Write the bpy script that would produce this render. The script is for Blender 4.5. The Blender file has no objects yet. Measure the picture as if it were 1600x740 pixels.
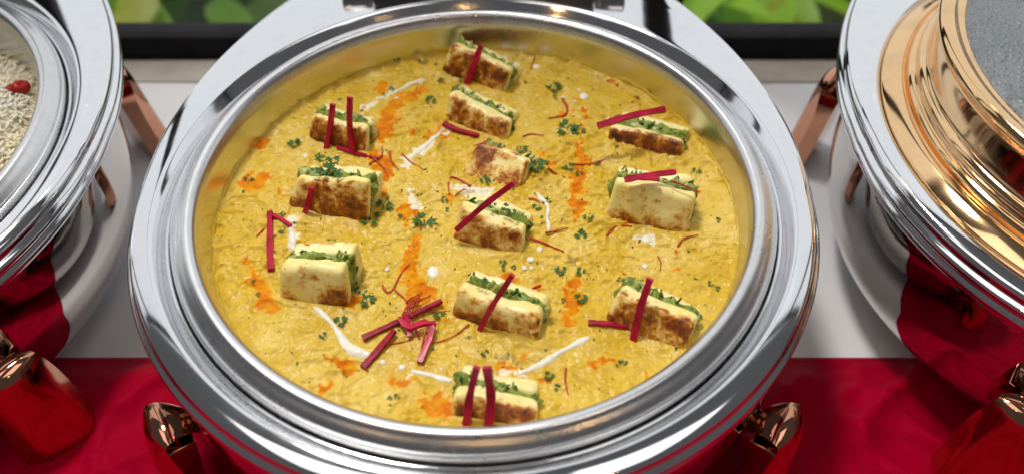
import bpy, bmesh, math, random
import numpy as np
from mathutils import Vector, Matrix
random.seed(7); rng = np.random.default_rng(11)
S = bpy.context.scene
R = math.radians
COL = S.collection

# ------------------------------------------------------------------ camera
FPX, ELEV, CAM = 1386.0, R(49.13), Vector((.0255, -.4314, .4485))
cd = bpy.data.cameras.new('camera'); cam = bpy.data.objects.new('camera', cd); COL.objects.link(cam)
cd.sensor_width = 36; cd.lens = 36 * FPX / 1600; cd.clip_start = .02; cd.clip_end = 200
cam.location = CAM; cam.rotation_euler = (R(90) - ELEV, 0, 0)
cd.dof.use_dof = True; cd.dof.focus_distance = .61; cd.dof.aperture_fstop = 3.8
S.camera = cam
# ------------------------------------------------------------------ light
W = bpy.data.worlds.new('World'); S.world = W; W.use_nodes = True
W.node_tree.nodes['Background'].inputs[0].default_value = (.96, .96, 1, 1)
W.node_tree.nodes['Background'].inputs[1].default_value = .10
def area(name, loc, target, sx, sy, power, col):
    l = bpy.data.lights.new(name, 'AREA'); l.shape = 'RECTANGLE'; l.size = sx; l.size_y = sy; l.energy = power; l.color = col
    o = bpy.data.objects.new(name, l); COL.objects.link(o); o.location = loc
    o.rotation_euler = (Vector(target) - Vector(loc)).to_track_quat('-Z', 'Y').to_euler()
    return o
area('window_daylight', (0, 2.6, 1.85), (0, -1, 1.2), 16.0, 5.0, 225, (.95, .98, 1))
area('added_overhead_light', (-.55, .75, 2.5), (0, 0, 0), .42, .3, 56, (1, .96, .90))  # added unseen lamp that brightens the food, kept out of the flat rings' reflections
for cx in (-1.15, 1.15):
    area('added_overhead_light', (cx, -.55, 2.55), (cx, -.55, 0), 1.4, 1.5, 11, (1, .97, .94))  # added unseen pair: graded reflections on the steel and fill on front faces
for k, (x, y, z, e) in enumerate(((.10, -1.25, 1.5, 3.0), (-.75, -1.0, 1.6, 2.5), (.95, -1.15, 1.6, 2.5), (-.12, .95, 1.75, 2))):
    l = bpy.data.lights.new('warm_bulb', 'POINT'); l.energy = e; l.color = (1, .55, .2); l.shadow_soft_size = .028
    o = bpy.data.objects.new('warm_bulb', l); COL.objects.link(o); o.location = (x, y, z)
vs = S.view_settings; vs.view_transform = 'Standard'; vs.look = 'None'; vs.exposure = -.08; vs.gamma = 1; vs.use_curve_mapping = False
S.render.resolution_x = 1024; S.render.resolution_y = 473
S.render.engine = 'CYCLES'

# ------------------------------------------------------------------ helpers
cF = Vector((0, math.cos(ELEV), -math.sin(ELEV))); cU = Vector((0, math.sin(ELEV), math.cos(ELEV))); cR = Vector((1, 0, 0))
def ray(px, py): return cF + cR * ((px - 800) / FPX) - cU * ((py - 370) / FPX)
def at(px, py, z):                                  # where a pixel's ray meets a level surface
    d = ray(px, py); return CAM + d * ((z - CAM.z) / d.z)
def onplane(px, py, p0, n):
    d = ray(px, py); return CAM + d * ((p0 - CAM).dot(n) / d.dot(n))

_perm = rng.permutation(512)
_val = rng.random(512) * 2 - 1
def vnoise(x, y, z=0.0):
    x, y, z = np.broadcast_arrays(np.asarray(x, float), np.asarray(y, float), np.asarray(z, float))
    xi, yi, zi = np.floor(x).astype(int), np.floor(y).astype(int), np.floor(z).astype(int)
    fx, fy, fz = x - xi, y - yi, z - zi
    fx, fy, fz = [f * f * f * (f * (f * 6 - 15) + 10) for f in (fx, fy, fz)]
    def h(a, b, c): return _val[_perm[(_perm[(_perm[a & 511] + b) & 511] + c) & 511]]
    r = 0
    for dx in (0, 1):
        for dy in (0, 1):
            for dz in (0, 1):
                w = (fx if dx else 1 - fx) * (fy if dy else 1 - fy) * (fz if dz else 1 - fz)
                r = r + w * h(xi + dx, yi + dy, zi + dz)
    return r
def fbm(x, y, z=0.0, o=4):
    r = 0; a = 1; f = 1
    for i in range(o):
        r = r + a * vnoise(x * f + 17 * i, y * f - 9 * i, np.asarray(z) * f + 5 * i); a *= .5; f *= 2.03
    return r
def sstep(a, b, x):
    t = np.clip((x - a) / (b - a), 0, 1); return t * t * (3 - 2 * t)

def obj(name, mesh, mat=None, parent=None, loc=None):
    o = bpy.data.objects.new(name, mesh); COL.objects.link(o)
    if mat is not None and hasattr(mesh, 'materials') and len(mesh.materials) == 0: mesh.materials.append(mat)
    if parent: o.parent = parent
    if loc is not None: o.location = loc
    return o
def empty(name, loc=(0, 0, 0)):
    o = bpy.data.objects.new(name, None); COL.objects.link(o); o.location = loc; o.empty_display_size = .02; return o
def tag(o, label=None, cat=None, group=None, kind=None):
    for k, v in (('label', label), ('category', cat), ('group', group), ('kind', kind)):
        if v: o[k] = v
    return o
def mesh(name, v, f, smooth=True, sharp=None):
    m = bpy.data.meshes.new(name); m.from_pydata([tuple(map(float, p)) for p in v], [], [tuple(map(int, q)) for q in f]); m.update()
    if smooth:
        m.shade_smooth()
        if sharp: m.set_sharp_from_angle(angle=R(sharp))
    return m
def gridfaces(nu, nv, closed_u=False, off=0, flip=False):
    f = []
    for i in range(nu if closed_u else nu - 1):
        for j in range(nv - 1):
            a = off + i * nv + j; b = off + ((i + 1) % nu) * nv + j
            q = (a, b, b + 1, a + 1)
            f.append(q[::-1] if flip else q)
    return f
def smooth_profile(P, n=3):
    """Catmull-Rom through profile points"""
    P = [P[0]] + list(P) + [P[-1]]; out = []
    for i in range(1, len(P) - 2):
        p0, p1, p2, p3 = [np.array(P[i + k], float) for k in (-1, 0, 1, 2)]
        for k in range(n):
            t = k / n
            out.append(.5 * (2 * p1 + (p2 - p0) * t + (2 * p0 - 5 * p1 + 4 * p2 - p3) * t * t + (3 * p1 - p0 - 3 * p2 + p3) * t ** 3))
    out.append(np.array(P[-1], float)); return out
def lathe(name, prof, n=192, rfun=None, sharp=None, flip=False):
    v = []
    for i in range(n):
        t = 2 * math.pi * i / n
        for r, z in prof:
            rr = rfun(r, t) if rfun else r
            v.append((rr * math.cos(t), rr * math.sin(t), z))
    return mesh(name, v, gridfaces(n, len(prof), True, 0, flip), True, sharp)
def box(name, sx, sy, sz, bev=.0, seg=2):
    bm = bmesh.new(); bmesh.ops.create_cube(bm, size=1)
    bmesh.ops.scale(bm, vec=(sx, sy, sz), verts=bm.verts)
    if bev: bmesh.ops.bevel(bm, geom=bm.edges[:], offset=bev, segments=seg, affect='EDGES', profile=.7)
    m = bpy.data.meshes.new(name); bm.to_mesh(m); bm.free(); m.shade_smooth(); m.set_sharp_from_angle(angle=R(40)); return m
def dup(o, parent=None):
    c = o.copy(); COL.objects.link(c)
    if parent: c.parent = parent
    for ch in list(o.children): dup(ch, c)
    return c

# ------------------------------------------------------------------ materials
class NT:
    def __init__(s, name):
        s.m = bpy.data.materials.new(name); s.m.use_nodes = True; s.t = s.m.node_tree; s.b = s.t.nodes['Principled BSDF']
        s.out = s.t.nodes['Material Output']
    def n(s, typ, **kw):
        x = s.t.nodes.new(typ)
        for k, v in kw.items(): setattr(x, k, v)
        return x
    def l(s, a, b): s.t.links.new(a, b)
    def set(s, **kw):
        for k, v in kw.items():
            i = s.b.inputs[k.replace('_', ' ')]
            if isinstance(v, bpy.types.NodeSocket): s.l(v, i)
            else: i.default_value = (*v, 1) if isinstance(v, tuple) and len(v) == 3 and k != 'Subsurface_Radius' else v
    def coord(s, kind='Object'): return s.n('ShaderNodeTexCoord').outputs[kind]
    def noise(s, scale, detail=4, rough=.55, vec=None, dist=0):
        x = s.n('ShaderNodeTexNoise'); x.inputs['Scale'].default_value = scale; x.inputs['Detail'].default_value = detail
        x.inputs['Roughness'].default_value = rough; x.inputs['Distortion'].default_value = dist
        s.l(vec if vec is not None else s.coord(), x.inputs['Vector']); return x.outputs['Fac']
    def ramp(s, fac, stops, interp='LINEAR'):
        x = s.n('ShaderNodeValToRGB'); e = x.color_ramp.elements; x.color_ramp.interpolation = interp
        while len(e) > 1: e.remove(e[-1])
        for i, (p, c) in enumerate(stops):
            q = e[0] if i == 0 else e.new(p); q.position = p
            q.color = (*c, 1) if isinstance(c, tuple) else (c, c, c, 1)
        s.l(fac, x.inputs[0]); return x.outputs[0]
    def mix(s, fac, a, b):
        x = s.n('ShaderNodeMix', data_type='RGBA')
        for sock, v in ((x.inputs[0], fac), (x.inputs[6], a), (x.inputs[7], b)):
            if isinstance(v, bpy.types.NodeSocket): s.l(v, sock)
            elif isinstance(v, tuple): sock.default_value = (*v, 1)
            else: sock.default_value = v
        return x.outputs[2]
    def math(s, op, a, b=None):
        x = s.n('ShaderNodeMath', operation=op)
        for i, v in enumerate((a, b)):
            if v is None: continue
            if isinstance(v, bpy.types.NodeSocket): s.l(v, x.inputs[i])
            else: x.inputs[i].default_value = v
        return x.outputs[0]
    def attr(s, name): return s.n('ShaderNodeAttribute', attribute_name=name).outputs['Fac']
    def bump(s, h, strength=.3, dist=.001):
        x = s.n('ShaderNodeBump'); x.inputs['Strength'].default_value = strength; x.inputs['Distance'].default_value = dist
        s.l(h, x.inputs['Height']); s.l(x.outputs[0], s.b.inputs['Normal']); return x

def steel(name, col, r0, r1, brushed=0.0, smudge=.5):
    k = NT(name)
    fine = k.noise(9, 6, .7); spot = k.noise(60, 5, .75)
    k.set(Metallic=1.0, Base_Color=k.mix(k.ramp(spot, [(.5, 0.), (.75, smudge)]), col, tuple(c * .62 for c in col)),
          Roughness=k.ramp(fine, [(.3, r0), (.7, r1)]))
    # circular polishing lines: noise stretched round the axis
    sep = k.n('ShaderNodeSeparateXYZ'); k.l(k.coord(), sep.inputs[0])
    rad = k.math('POWER', k.math('ADD', k.math('POWER', sep.outputs[0], 2.), k.math('POWER', sep.outputs[1], 2.)), .5)
    ang = k.math('ARCTAN2', sep.outputs[1], sep.outputs[0])
    cmb = k.n('ShaderNodeCombineXYZ'); k.l(k.math('MULTIPLY', rad, 900.), cmb.inputs[0]); k.l(k.math('MULTIPLY', ang, 2.), cmb.inputs[1]); k.l(k.math('MULTIPLY', sep.outputs[2], 900.), cmb.inputs[2])
    lines = k.noise(1, 4, .6, cmb.outputs[0])
    dents = k.noise(14, 2, .5)
    h = k.math('ADD', k.math('MULTIPLY', lines, .0 + brushed), k.math('MULTIPLY', dents, .5))
    k.bump(h, .12 + .1 * brushed, .0008)
    return k.m
M = {}
M['steel'] = steel('polished_steel', (.80, .81, .83), .05, .12, 0, .16)
M['body'] = steel('mirror_steel', (.56, .54, .53), .02, .06, 0, .1)
M['pan'] = steel('pan_steel', (.68, .68, .69), .22, .32, .25, .35)
M['dark_steel'] = steel('hinge_steel', (.16, .16, .17), .2, .35)
def plain_metal(name, col, r0, r1):
    k = NT(name); k.set(Metallic=1.0, Base_Color=k.mix(k.ramp(k.noise(40, 5), [(.45, 0.), (.8, .5)]), col, tuple(c * .7 for c in col)), Roughness=k.ramp(k.noise(12, 4), [(.3, r0), (.7, r1)]))
    k.bump(k.noise(18, 3), .08, .0008); return k.m
M['copper'] = plain_metal('polished_copper', (.60, .29, .18), .05, .12)
M['gold'] = plain_metal('polished_gold', (.88, .58, .31), .05, .11)

k = NT('curry_sauce')
oil, thin, dark, film = k.attr('oil'), k.attr('cream'), k.attr('dark'), k.attr('film')
base = k.mix(k.ramp(k.noise(55, 5, .6), [(.3, 0.), (.7, 1.)]), (.585, .36, .014), (.695, .475, .040))
base = k.mix(k.ramp(k.noise(170, 3, .6), [(.50, 0.), (.68, .7)]), base, (.44, .26, .02))
base = k.mix(k.ramp(k.noise(18, 3, .6), [(.5, 0.), (.75, .45)]), base, (.76, .56, .09))
base = k.mix(k.ramp(k.noise(9, 2, .5), [(.42, 0.), (.66, .5)]), base, (.74, .55, .11))
base = k.mix(k.ramp(k.noise(34, 4, .6, dist=.5), [(.50, 0.), (.68, .5)]), base, (.77, .58, .18))
base = k.mix(k.ramp(k.noise(27, 4, .65, dist=.6), [(.52, 0.), (.68, .75)]), base, (.58, .36, .018))
base = k.mix(dark, base, (.20, .12, .02))
oilc = k.mix(k.ramp(k.noise(120, 4), [(.35, 0.), (.65, 1.)]), (.74, .30, .006), (.60, .13, .003))
base = k.mix(k.attr('film'), base, (.74, .42, .02))
base = k.mix(oil, base, oilc)
base = k.mix(thin, base, (.82, .76, .55))
vor = k.n('ShaderNodeTexVoronoi'); vor.inputs['Scale'].default_value = 150; k.l(k.coord(), vor.inputs['Vector'])
fleck = k.math('MULTIPLY', k.math('LESS_THAN', vor.outputs['Distance'], .10), k.math('GREATER_THAN', k.noise(420, 1), .53))
base = k.mix(k.math('MULTIPLY', fleck, .6), base, (.07, .09, .015))
k.set(Base_Color=base, Roughness=k.mix(oil, k.ramp(k.noise(40, 3), [(.3, .12), (.7, .26)]), (.08, .08, .08)), Subsurface_Weight=.12, Subsurface_Scale=.004, Subsurface_Radius=(1, .6, .2), Specular_IOR_Level=k.math('SUBTRACT', .24, k.math('MULTIPLY', oil, .2)))
k.bump(k.math('ADD', k.noise(300, 4, .6), k.math('MULTIPLY', k.noise(110, 3), 1.3)), .5, .0014)
M['sauce'] = k.m

k = NT('paneer_cheese')
br = k.attr('brown')
nz = k.noise(150, 6, .68, dist=.4); n2 = k.noise(48, 4, .6, dist=.8)
f = k.math('ADD', k.math('MULTIPLY', k.math('SUBTRACT', nz, .5), 1.15), k.math('ADD', k.math('MULTIPLY', k.math('SUBTRACT', n2, .5), 1.0), .65))
f = k.math('ADD', f, k.math('MULTIPLY', k.math('SUBTRACT', br, .52), .55))
f = k.math('MULTIPLY', f, k.math('GREATER_THAN', br, .02))
pale = k.mix(k.ramp(k.noise(45, 4), [(.35, 0.), (.7, 1.)]), (.88, .73, .24), (.91, .82, .43))
speck = k.ramp(k.noise(300, 2), [(.68, 0.), (.72, .7)])
pale = k.mix(speck, pale, (.25, .20, .05))
c1 = k.ramp(f, [(.50, 0.), (.58, .5), (.70, 1.)])
col = k.mix(c1, pale, (.68, .31, .028))
col = k.mix(k.ramp(f, [(.64, 0.), (.84, 1.)]), col, (.27, .062, .006))
col = k.mix(k.ramp(f, [(.88, 0.), (1.02, .9)]), col, (.06, .02, .008))
k.set(Base_Color=col, Roughness=k.ramp(k.noise(80, 3), [(.3, .28), (.7, .5)]), Subsurface_Weight=.15, Subsurface_Scale=.004, Subsurface_Radius=(1, .8, .4))
k.bump(k.math('ADD', k.noise(240, 4), k.noise(90, 3)), .3, .001)
M['paneer'] = k.m

def food(name, c0, c1, rough, scale=120, sss=0., bump=.3, c2=None, spec=.28):
    k = NT(name); col = k.mix(k.ramp(k.noise(scale, 4), [(.35, 0.), (.65, 1.)]), c0, c1)
    if c2: col = k.mix(k.ramp(k.noise(scale * .5, 3), [(.55, 0.), (.65, 1.)]), col, c2)
    k.set(Base_Color=col, Roughness=rough, Specular_IOR_Level=spec)
    if sss: k.set(Subsurface_Weight=sss, Subsurface_Scale=.003, Subsurface_Radius=(1, .5, .3))
    if bump: k.bump(k.noise(scale * 3, 3), bump, .0006)
    return k.m
M['filling'] = food('green_filling', (.12, .18, .025), (.30, .36, .06), .28, 200, .0, .5, (.46, .48, .16))
M['herb'] = food('parsley_green', (.022, .075, .010), (.075, .17, .022), .45, 220)
M['pale_green'] = food('pale_green_vegetable', (.34, .40, .09), (.52, .54, .20), .3, 200)
M['beet'] = food('beet_red', (.30, .001, .020), (.54, .004, .055), .3, 90, .06)
M['beet_dark'] = food('dark_beet_red', (.20, .002, .016), (.40, .004, .036), .3, 140, .06)
M['thread'] = food('red_thread', (.42, .03, .015), (.55, .07, .02), .35, 140, .1)
M['cream'] = food('white_cream', (.80, .76, .64), (.84, .81, .72), .25, 60, .2, .1)
M['onion'] = food('browned_onion', (.16, .05, .015), (.30, .12, .03), .35, 160)
M['rice'] = food('cooked_rice', (.80, .71, .48), (.88, .85, .74), .4, 26, .15, 0)
M['berry'] = food('red_berry', (.30, .01, .01), (.42, .02, .015), .15, 60, .1, 0)

k = NT('white_cloth')
k.set(Base_Color=k.mix(k.ramp(k.noise(5, 4), [(.3, 0.), (.7, 1.)]), (.74, .74, .76), (.80, .80, .815)), Roughness=.75, Sheen_Weight=.1)
wv = k.n('ShaderNodeTexWave'); wv.inputs['Scale'].default_value = 420; k.l(k.coord(), wv.inputs[0])
wv2 = k.n('ShaderNodeTexWave', bands_direction='Y'); wv2.inputs['Scale'].default_value = 420; k.l(k.coord(), wv2.inputs[0])
k.bump(k.math('ADD', wv.outputs['Fac'], wv2.outputs['Fac']), .12, .0003); M['cloth'] = k.m
k = NT('red_satin')
k.set(Base_Color=k.mix(k.ramp(k.noise(9, 5, .6), [(.3, 0.), (.7, 1.)]), (.27, .0, .012), (.38, .0, .020)), Roughness=.58, Specular_IOR_Level=.3, Specular_Tint=(1, .04, .12), Sheen_Weight=.05, Sheen_Tint=(1, .15, .25), Sheen_Roughness=.4)
k.bump(k.noise(700, 3), .15, .0003); M['runner'] = k.m
M['black'] = food('black_frame_paint', (.008, .008, .010), (.013, .013, .016), .6, 30, 0, .1, None, .1)
M['sill'] = food('beige_stone_sill', (.42, .37, .32), (.50, .45, .40), .5, 30, 0, .1)
k = NT('window_glass'); tr_ = k.n('ShaderNodeBsdfTransparent'); gl_ = k.n('ShaderNodeBsdfGlossy'); gl_.inputs['Roughness'].default_value = .0
mx_ = k.n('ShaderNodeMixShader'); lw_ = k.n('ShaderNodeLayerWeight'); k.l(k.math('ADD', .02, k.math('MULTIPLY', k.math('POWER', lw_.outputs['Facing'], 5.), .5)), mx_.inputs[0]); k.l(tr_.outputs[0], mx_.inputs[1]); k.l(gl_.outputs[0], mx_.inputs[2]); k.l(mx_.outputs[0], k.out.inputs[0]); M['pane'] = k.m
k = NT('steamed_glass')
v1 = k.n('ShaderNodeTexVoronoi'); v1.inputs['Scale'].default_value = 260; k.l(k.coord(), v1.inputs['Vector'])
k.set(Base_Color=k.mix(k.ramp(k.noise(25, 4), [(.3, 0.), (.7, 1.)]), (.12, .14, .16), (.18, .20, .22)), Roughness=k.ramp(k.noise(200, 3), [(.3, .12), (.7, .4)]), Specular_IOR_Level=.7, Coat_Weight=.4, Coat_Roughness=.15)
k.bump(k.math('ADD', k.ramp(v1.outputs['Distance'], [(.0, 1.), (.55, 0.)]), k.noise(420, 4)), .9, .0013); M['steam'] = k.m
def leafmat(name, c0, c1):
    k = NT(name); c = k.mix(k.ramp(k.noise(20, 3), [(.3, 0.), (.7, 1.)]), c0, c1); k.set(Base_Color=c, Roughness=.4)
    tr = k.n('ShaderNodeBsdfTranslucent'); k.l(c, tr.inputs[0]); ad = k.n('ShaderNodeMixShader'); ad.inputs[0].default_value = .6
    k.l(k.b.outputs[0], ad.inputs[1]); k.l(tr.outputs[0], ad.inputs[2]); k.l(ad.outputs[0], k.out.inputs[0]); return k.m
LEAF = [leafmat('leaf_bright', (.34, .68, .015), (.50, .80, .03)), leafmat('leaf_mid', (.14, .36, .02), (.25, .46, .04)),
        leafmat('leaf_dark', (.02, .055, .012), (.04, .09, .02)), leafmat('leaf_yellow', (.50, .56, .03), (.60, .60, .08)), leafmat('leaf_pale', (.30, .42, .22), (.42, .52, .34))]
M['stem'] = food('plant_stem', (.06, .05, .02), (.10, .09, .03), .6, 40)
M['soil'] = food('garden_ground', (.03, .045, .015), (.06, .08, .025), .9, 6)

# ------------------------------------------------------------------ table, window, garden
TZ = -.17
EDGE_Y, BACK_Y = -.030, .324
def sheet(name, x0, x1, y0, y1, nx, ny, zf):
    X, Y = np.meshgrid(np.linspace(x0, x1, nx), np.linspace(y0, y1, ny), indexing='ij')
    Z = zf(X, Y); v = np.stack([X.ravel(), Y.ravel(), Z.ravel()], 1)
    return mesh(name, v, gridfaces(nx, ny))
tc = obj('tablecloth', sheet('tablecloth', -1.6, 1.6, -.9, BACK_Y, 160, 70, lambda x, y: TZ + .0008 * fbm(x * 4, y * 7)), M['cloth'])
tag(tc, 'pale grey white tablecloth spread under the three chafing dishes', 'tablecloth')
def runz(x, y):
    d = fbm(x * 5 + 1.2 * y, y * 6 - x * 2, 0, 2)
    ridge = (1 - np.abs(vnoise(x * 5.5 + y * 6, y * 3.2 - x * 2.1, 3.3))) ** 5 + .7 * (1 - np.abs(vnoise(x * 6 - y * 8, y * 6 + x, 8.1))) ** 6
    e = sstep(0, .03, EDGE_Y - y)
    cre = np.abs(vnoise(x * 17 + 9 * y + 1.5 * vnoise(x * 9, y * 9, 2), y * 13 - 6 * x, 4.4)); cre2 = np.abs(vnoise(x * 30 - 22 * y, y * 24 + 9 * x, 6.1))
    return TZ + .004 + e * (.0105 * (1 - cre) ** 4 + .0045 * (1 - cre2) ** 4 + .0028 * (d + .9) + .014 * ridge + .0022 * fbm(x * 22, y * 22, 1, 3))
rn = obj('table_runner', sheet('table_runner', -1.5, 1.5, -.85, EDGE_Y, 620, 240, runz), M['runner'])
sm = rn.modifiers.new('thickness', 'SOLIDIFY'); sm.thickness = .0015; sm.offset = -1
tag(rn, 'crumpled crimson satin runner along the front of the white tablecloth', 'table runner')
sl = obj('window_sill', box('window_sill', 3.4, .038, .012, .002), M['sill'], None, (0, .3435, TZ - .004))
tag(sl, 'beige stone window sill behind the white tablecloth', 'window sill')
wf = empty('window', (0, .3635, TZ)); tag(wf, 'window with black bottom rail and clear glass facing green plants', 'window')
_d = ray(800, 35); RH = CAM.z + _d.z * (.3915 - CAM.y) / _d.y - TZ                # rail height from where its top edge shows
obj('bottom_rail', box('bottom_rail', 3.4, .028, RH, .002), M['black'], wf, (0, .014, RH / 2))
obj('glass_pane', box('glass_pane', 3.4, .006, 1.0), M['pane'], wf, (0, .014, RH + .5))
for mx in (-1.13, -.47, .19, .85, 1.51):
    obj('mullion', box('mullion', .032, .024, 1.0, .002), M['black'], wf, (mx, .014, RH + .5))
obj('top_rail', box('top_rail', 3.4, .03, .05, .002), M['black'], wf, (0, .014, RH + 1.025))
g = obj('ground', sheet('ground', -4, 4, .5, 7, 20, 20, lambda x, y: -1.05 + .05 * fbm(x * 2, y * 2)), M['soil']); g['kind'] = 'structure'
def leaf_mesh(name, L, wd, curl):
    v = []; n = 7
    for i in range(n):
        t = i / (n - 1); w = wd * math.sin(math.pi * min(1, t * .92 + .05)) ** .8 * (1 - .25 * t)
        z = -curl * t * t * L
        for s in (-1, 0, 1): v.append((s * w, t * L, z + (.18 * w if s else 0)))
    return mesh(name, v, gridfaces(n, 3))
leafm = [[leaf_mesh('leaf', .13, .022, .3), leaf_mesh('leaf', .17, .035, .5), leaf_mesh('leaf', .10, .03, .2)] for _ in LEAF]
for i, L in enumerate(LEAF):
    for m_ in leafm[i]: m_.materials.append(L)
def plant(x, y, zt, h, n, mats, label):
    p = empty('garden_plant', (x, y, -1.03)); tag(p, label, 'plant', 'plants outside the window')
    H = zt + 1.03
    v = []; ns = 6
    for i in range(7):
        t = i / 6
        for j in range(ns):
            a = 2 * math.pi * j / ns; r = .012 * (1 - .6 * t); v.append((r * math.cos(a) + .02 * math.sin(3 * t), r * math.sin(a), H * .95 * t))
    f = [(i * ns + j, i * ns + (j + 1) % ns, (i + 1) * ns + (j + 1) % ns, (i + 1) * ns + j) for i in range(6) for j in range(ns)]
    obj('stem', mesh('stem', v, f), M['stem'], p)
    for q in range(n):
        mm = random.choice(mats); l = obj('leaf', random.choice(leafm[mm]), None, p)
        t = random.random() ** .7; a = random.uniform(0, 2 * math.pi); rr = h * (.05 + .6 * random.random())
        l.location = (rr * math.cos(a), rr * math.sin(a), H - h * (1 - t))
        l.rotation_euler = (random.uniform(-.5, .6), random.uniform(-.4, .4), a - math.pi / 2); s = random.uniform(1.2, 2.2); l.scale = (s, s, s)
random.seed(21)
for x, y, zt, h, n, mats, lab in (
        (-.80, .95, -.30, .26, 46, [0, 3, 1], 'bright lime green plant outside the window beside the rice dish'),
        (-.58, .85, -.28, .24, 46, [3, 0, 1], 'yellow green leafy plant outside the window beyond the copper leg'),
        (-.44, 1.0, -.34, .24, 36, [2, 1], 'dark green plant outside the window behind the curry dish frame'),
        (-.30, .86, -.30, .22, 40, [4, 1, 2], 'pale silvery leaved plant outside behind the curry dish hinge'),
        (-.05, .95, -.30, .24, 36, [1, 2], 'mid green bushy plant outside hidden behind the curry dish'),
        (.26, .86, -.28, .24, 46, [1, 4, 0], 'soft green plant outside between curry dish and gold lid'),
        (.48, .93, -.30, .26, 50, [0, 0, 3], 'vivid green plant outside the window next to the gold lidded dish'),
        (.62, 1.02, -.33, .24, 36, [2, 0], 'dark leaved plant with green tips outside behind gold lidded dish'),
        (.86, .92, -.30, .25, 40, [0, 1, 2], 'leafy green plant outside the window beyond the gold lid')):
    plant(x * 1.25, y + .40, zt - .28, h * 1.35, n, mats, lab)

# ------------------------------------------------------------------ chafing dishes
RC = .219
_ang = [-90, 0, 9, 25.6, 35, 45, 54, 66, 78, 90]; _rad = [.235, .235, .238, .247, .256, .267, .283, .298, .297, .294]
def outline(t):
    d = math.degrees(math.atan2(math.sin(t), abs(math.cos(t))))
    # smooth interpolation
    if d < 0: return .235
    return float(np.interp(d, np.linspace(0, 90, 91), OUT))
_o = np.interp(np.linspace(-20, 110, 131), _ang[1:] + [102, 114], _rad[1:] + [.297, .298])
for _ in range(6): _o = np.convolve(np.pad(_o, 3, 'edge'), np.ones(7) / 7, 'valid')
OUT = _o[20:111]
def frame_r(r, t):
    if r <= RC: return r
    return RC + (r - RC) * (outline(t) - RC) / (.235 - RC) if r <= .231 else r + (outline(t) - .235)
ring_prof = [(.2030, -.018), (.2066, -.011), (.2076, -.005), (.2086, -.0014), (.2096, -.0006), (.2105, -.0008), (.2112, .0000), (.2130, .0020), (.2165, .0060), (.2180, .0075), (.2193, .0081), (.2208, .0081), (.2245, .0076), (.2280, .0067), (.2304, .0056),
             (.2320, .0040), (.2329, .0016), (.2330, -.0012), (.2345, -.0024), (.2362, -.0040), (.2366, -.0066), (.2352, -.0092), (.2332, -.0102), (.2328, -.0126), (.2342, -.0142), (.2352, -.0166), (.2344, -.0195), (.2320, -.0210), (.2250, -.0218)]
frame_m = lathe('frame', smooth_profile(ring_prof, 3), 256, frame_r, None, True)
def shift(P, c): return P
body_prof = smooth_profile([(.226, -.0215), (.2285, -.030), (.231, -.050), (.2315, -.072), (.229, -.090), (.224, -.112), (.212, -.130), (.180, -.140), (.10, -.143), (.0, -.143)], 4)
body_m = lathe('water_pan', body_prof, 192, None, None, True)
pan_prof = [(.2066, -.0060), (.2072, -.0040), (.2070, .0030), (.2058, .0040), (.2050, .0052), (.2046, .0062), (.2020, .0086), (.1985, .0108), (.1972, .0120), (.1955, .0126), (.1925, .0122), (.1900, .0100), (.1884, .0062), (.1872, .0020), (.1864, -.006), (.1845, -.022), (.1825, -.040), (.176, -.056), (.160, -.0625), (.0, -.063)]
pan_m = lathe('food_pan', smooth_profile(pan_prof, 4), 256)
def leg_mesh():
    path = smooth_profile([(.224, -.088), (.231, -.074), (.241, -.0635), (.251, -.0605), (.2585, -.065), (.2625, -.076), (.265, -.095), (.2685, -.125), (.272, -.152), (.273, -.1675)], 8)
    n = len(path); v = []
    for i, (r, z) in enumerate(path):
        t = i / (n - 1)
        a = np.array(path[min(i + 1, n - 1)]) - np.array(path[max(i - 1, 0)]); a /= np.linalg.norm(a); nr, nz = -a[1] * -1, a[0] * -1
        nr, nz = (-a[1], a[0])            # outward normal
        w = .010 + .008 * sstep(0, .35, t) + .012 * sstep(.3, .95, t); w = float(w) * (1 if t < .85 else 1 - .30 * ((t - .85) / .15) ** 2)
        c = .0015 + .016 * float(sstep(.38, .95, t)) if t > .38 else .0015
        c = min(c, w * .72)
        dep = .0035 + .0105 * float(sstep(.35, .75, t))
        m_ = float(sstep(.42, .85, t)); cw = .25 + .35 * m_
        bk = .005 + .021 * float(sstep(.25, .5, t)); row = [(-w * .80, -max(bk, dep * 1.3))] + [(w * a_, -dep * ((1 - m_) * abs(a_) ** 2.2 + m_ * max(0., (abs(a_) - cw) / (1 - cw)) ** 1.15)) for a_ in np.linspace(-1, 1, 17)] + [(w * .80, -max(bk, dep * 1.3))]
        for s, o in row: v.append((r + nr * o, s, z + nz * o))
    N = 19
    f = [(i * N + j, (i + 1) * N + j, (i + 1) * N + (j + 1) % N, i * N + (j + 1) % N) for i in range(n - 1) for j in range(N)]
    f.append(tuple(range(N))); f.append(tuple((n - 1) * N + j for j in range(N))[::-1])
    m = mesh('leg', v, f); bm = bmesh.new(); bm.from_mesh(m); bmesh.ops.recalc_face_normals(bm, faces=bm.faces[:]); bm.to_mesh(m); bm.free()
    m.shade_smooth(); m.set_sharp_from_angle(angle=R(62)); return m
leg_m = leg_mesh()
hinge_m = box('hinge', .20, .034, .052, .008, 3)
def knob_mesh(name, r, L):
    v = []; prof = smooth_profile([(0, -L / 2), (r * .8, -L / 2), (r, -L / 2 + .003), (r, L / 2 - .003), (r * .8, L / 2), (0, L / 2)], 3)
    for i in range(32):
        a = 2 * math.pi * i / 32
        for q, z in prof: v.append((z, q * math.cos(a), q * math.sin(a)))
    return mesh(name, v, gridfaces(32, len(prof), True))
knob_m = knob_mesh('hinge_knob', .017, .030)
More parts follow.
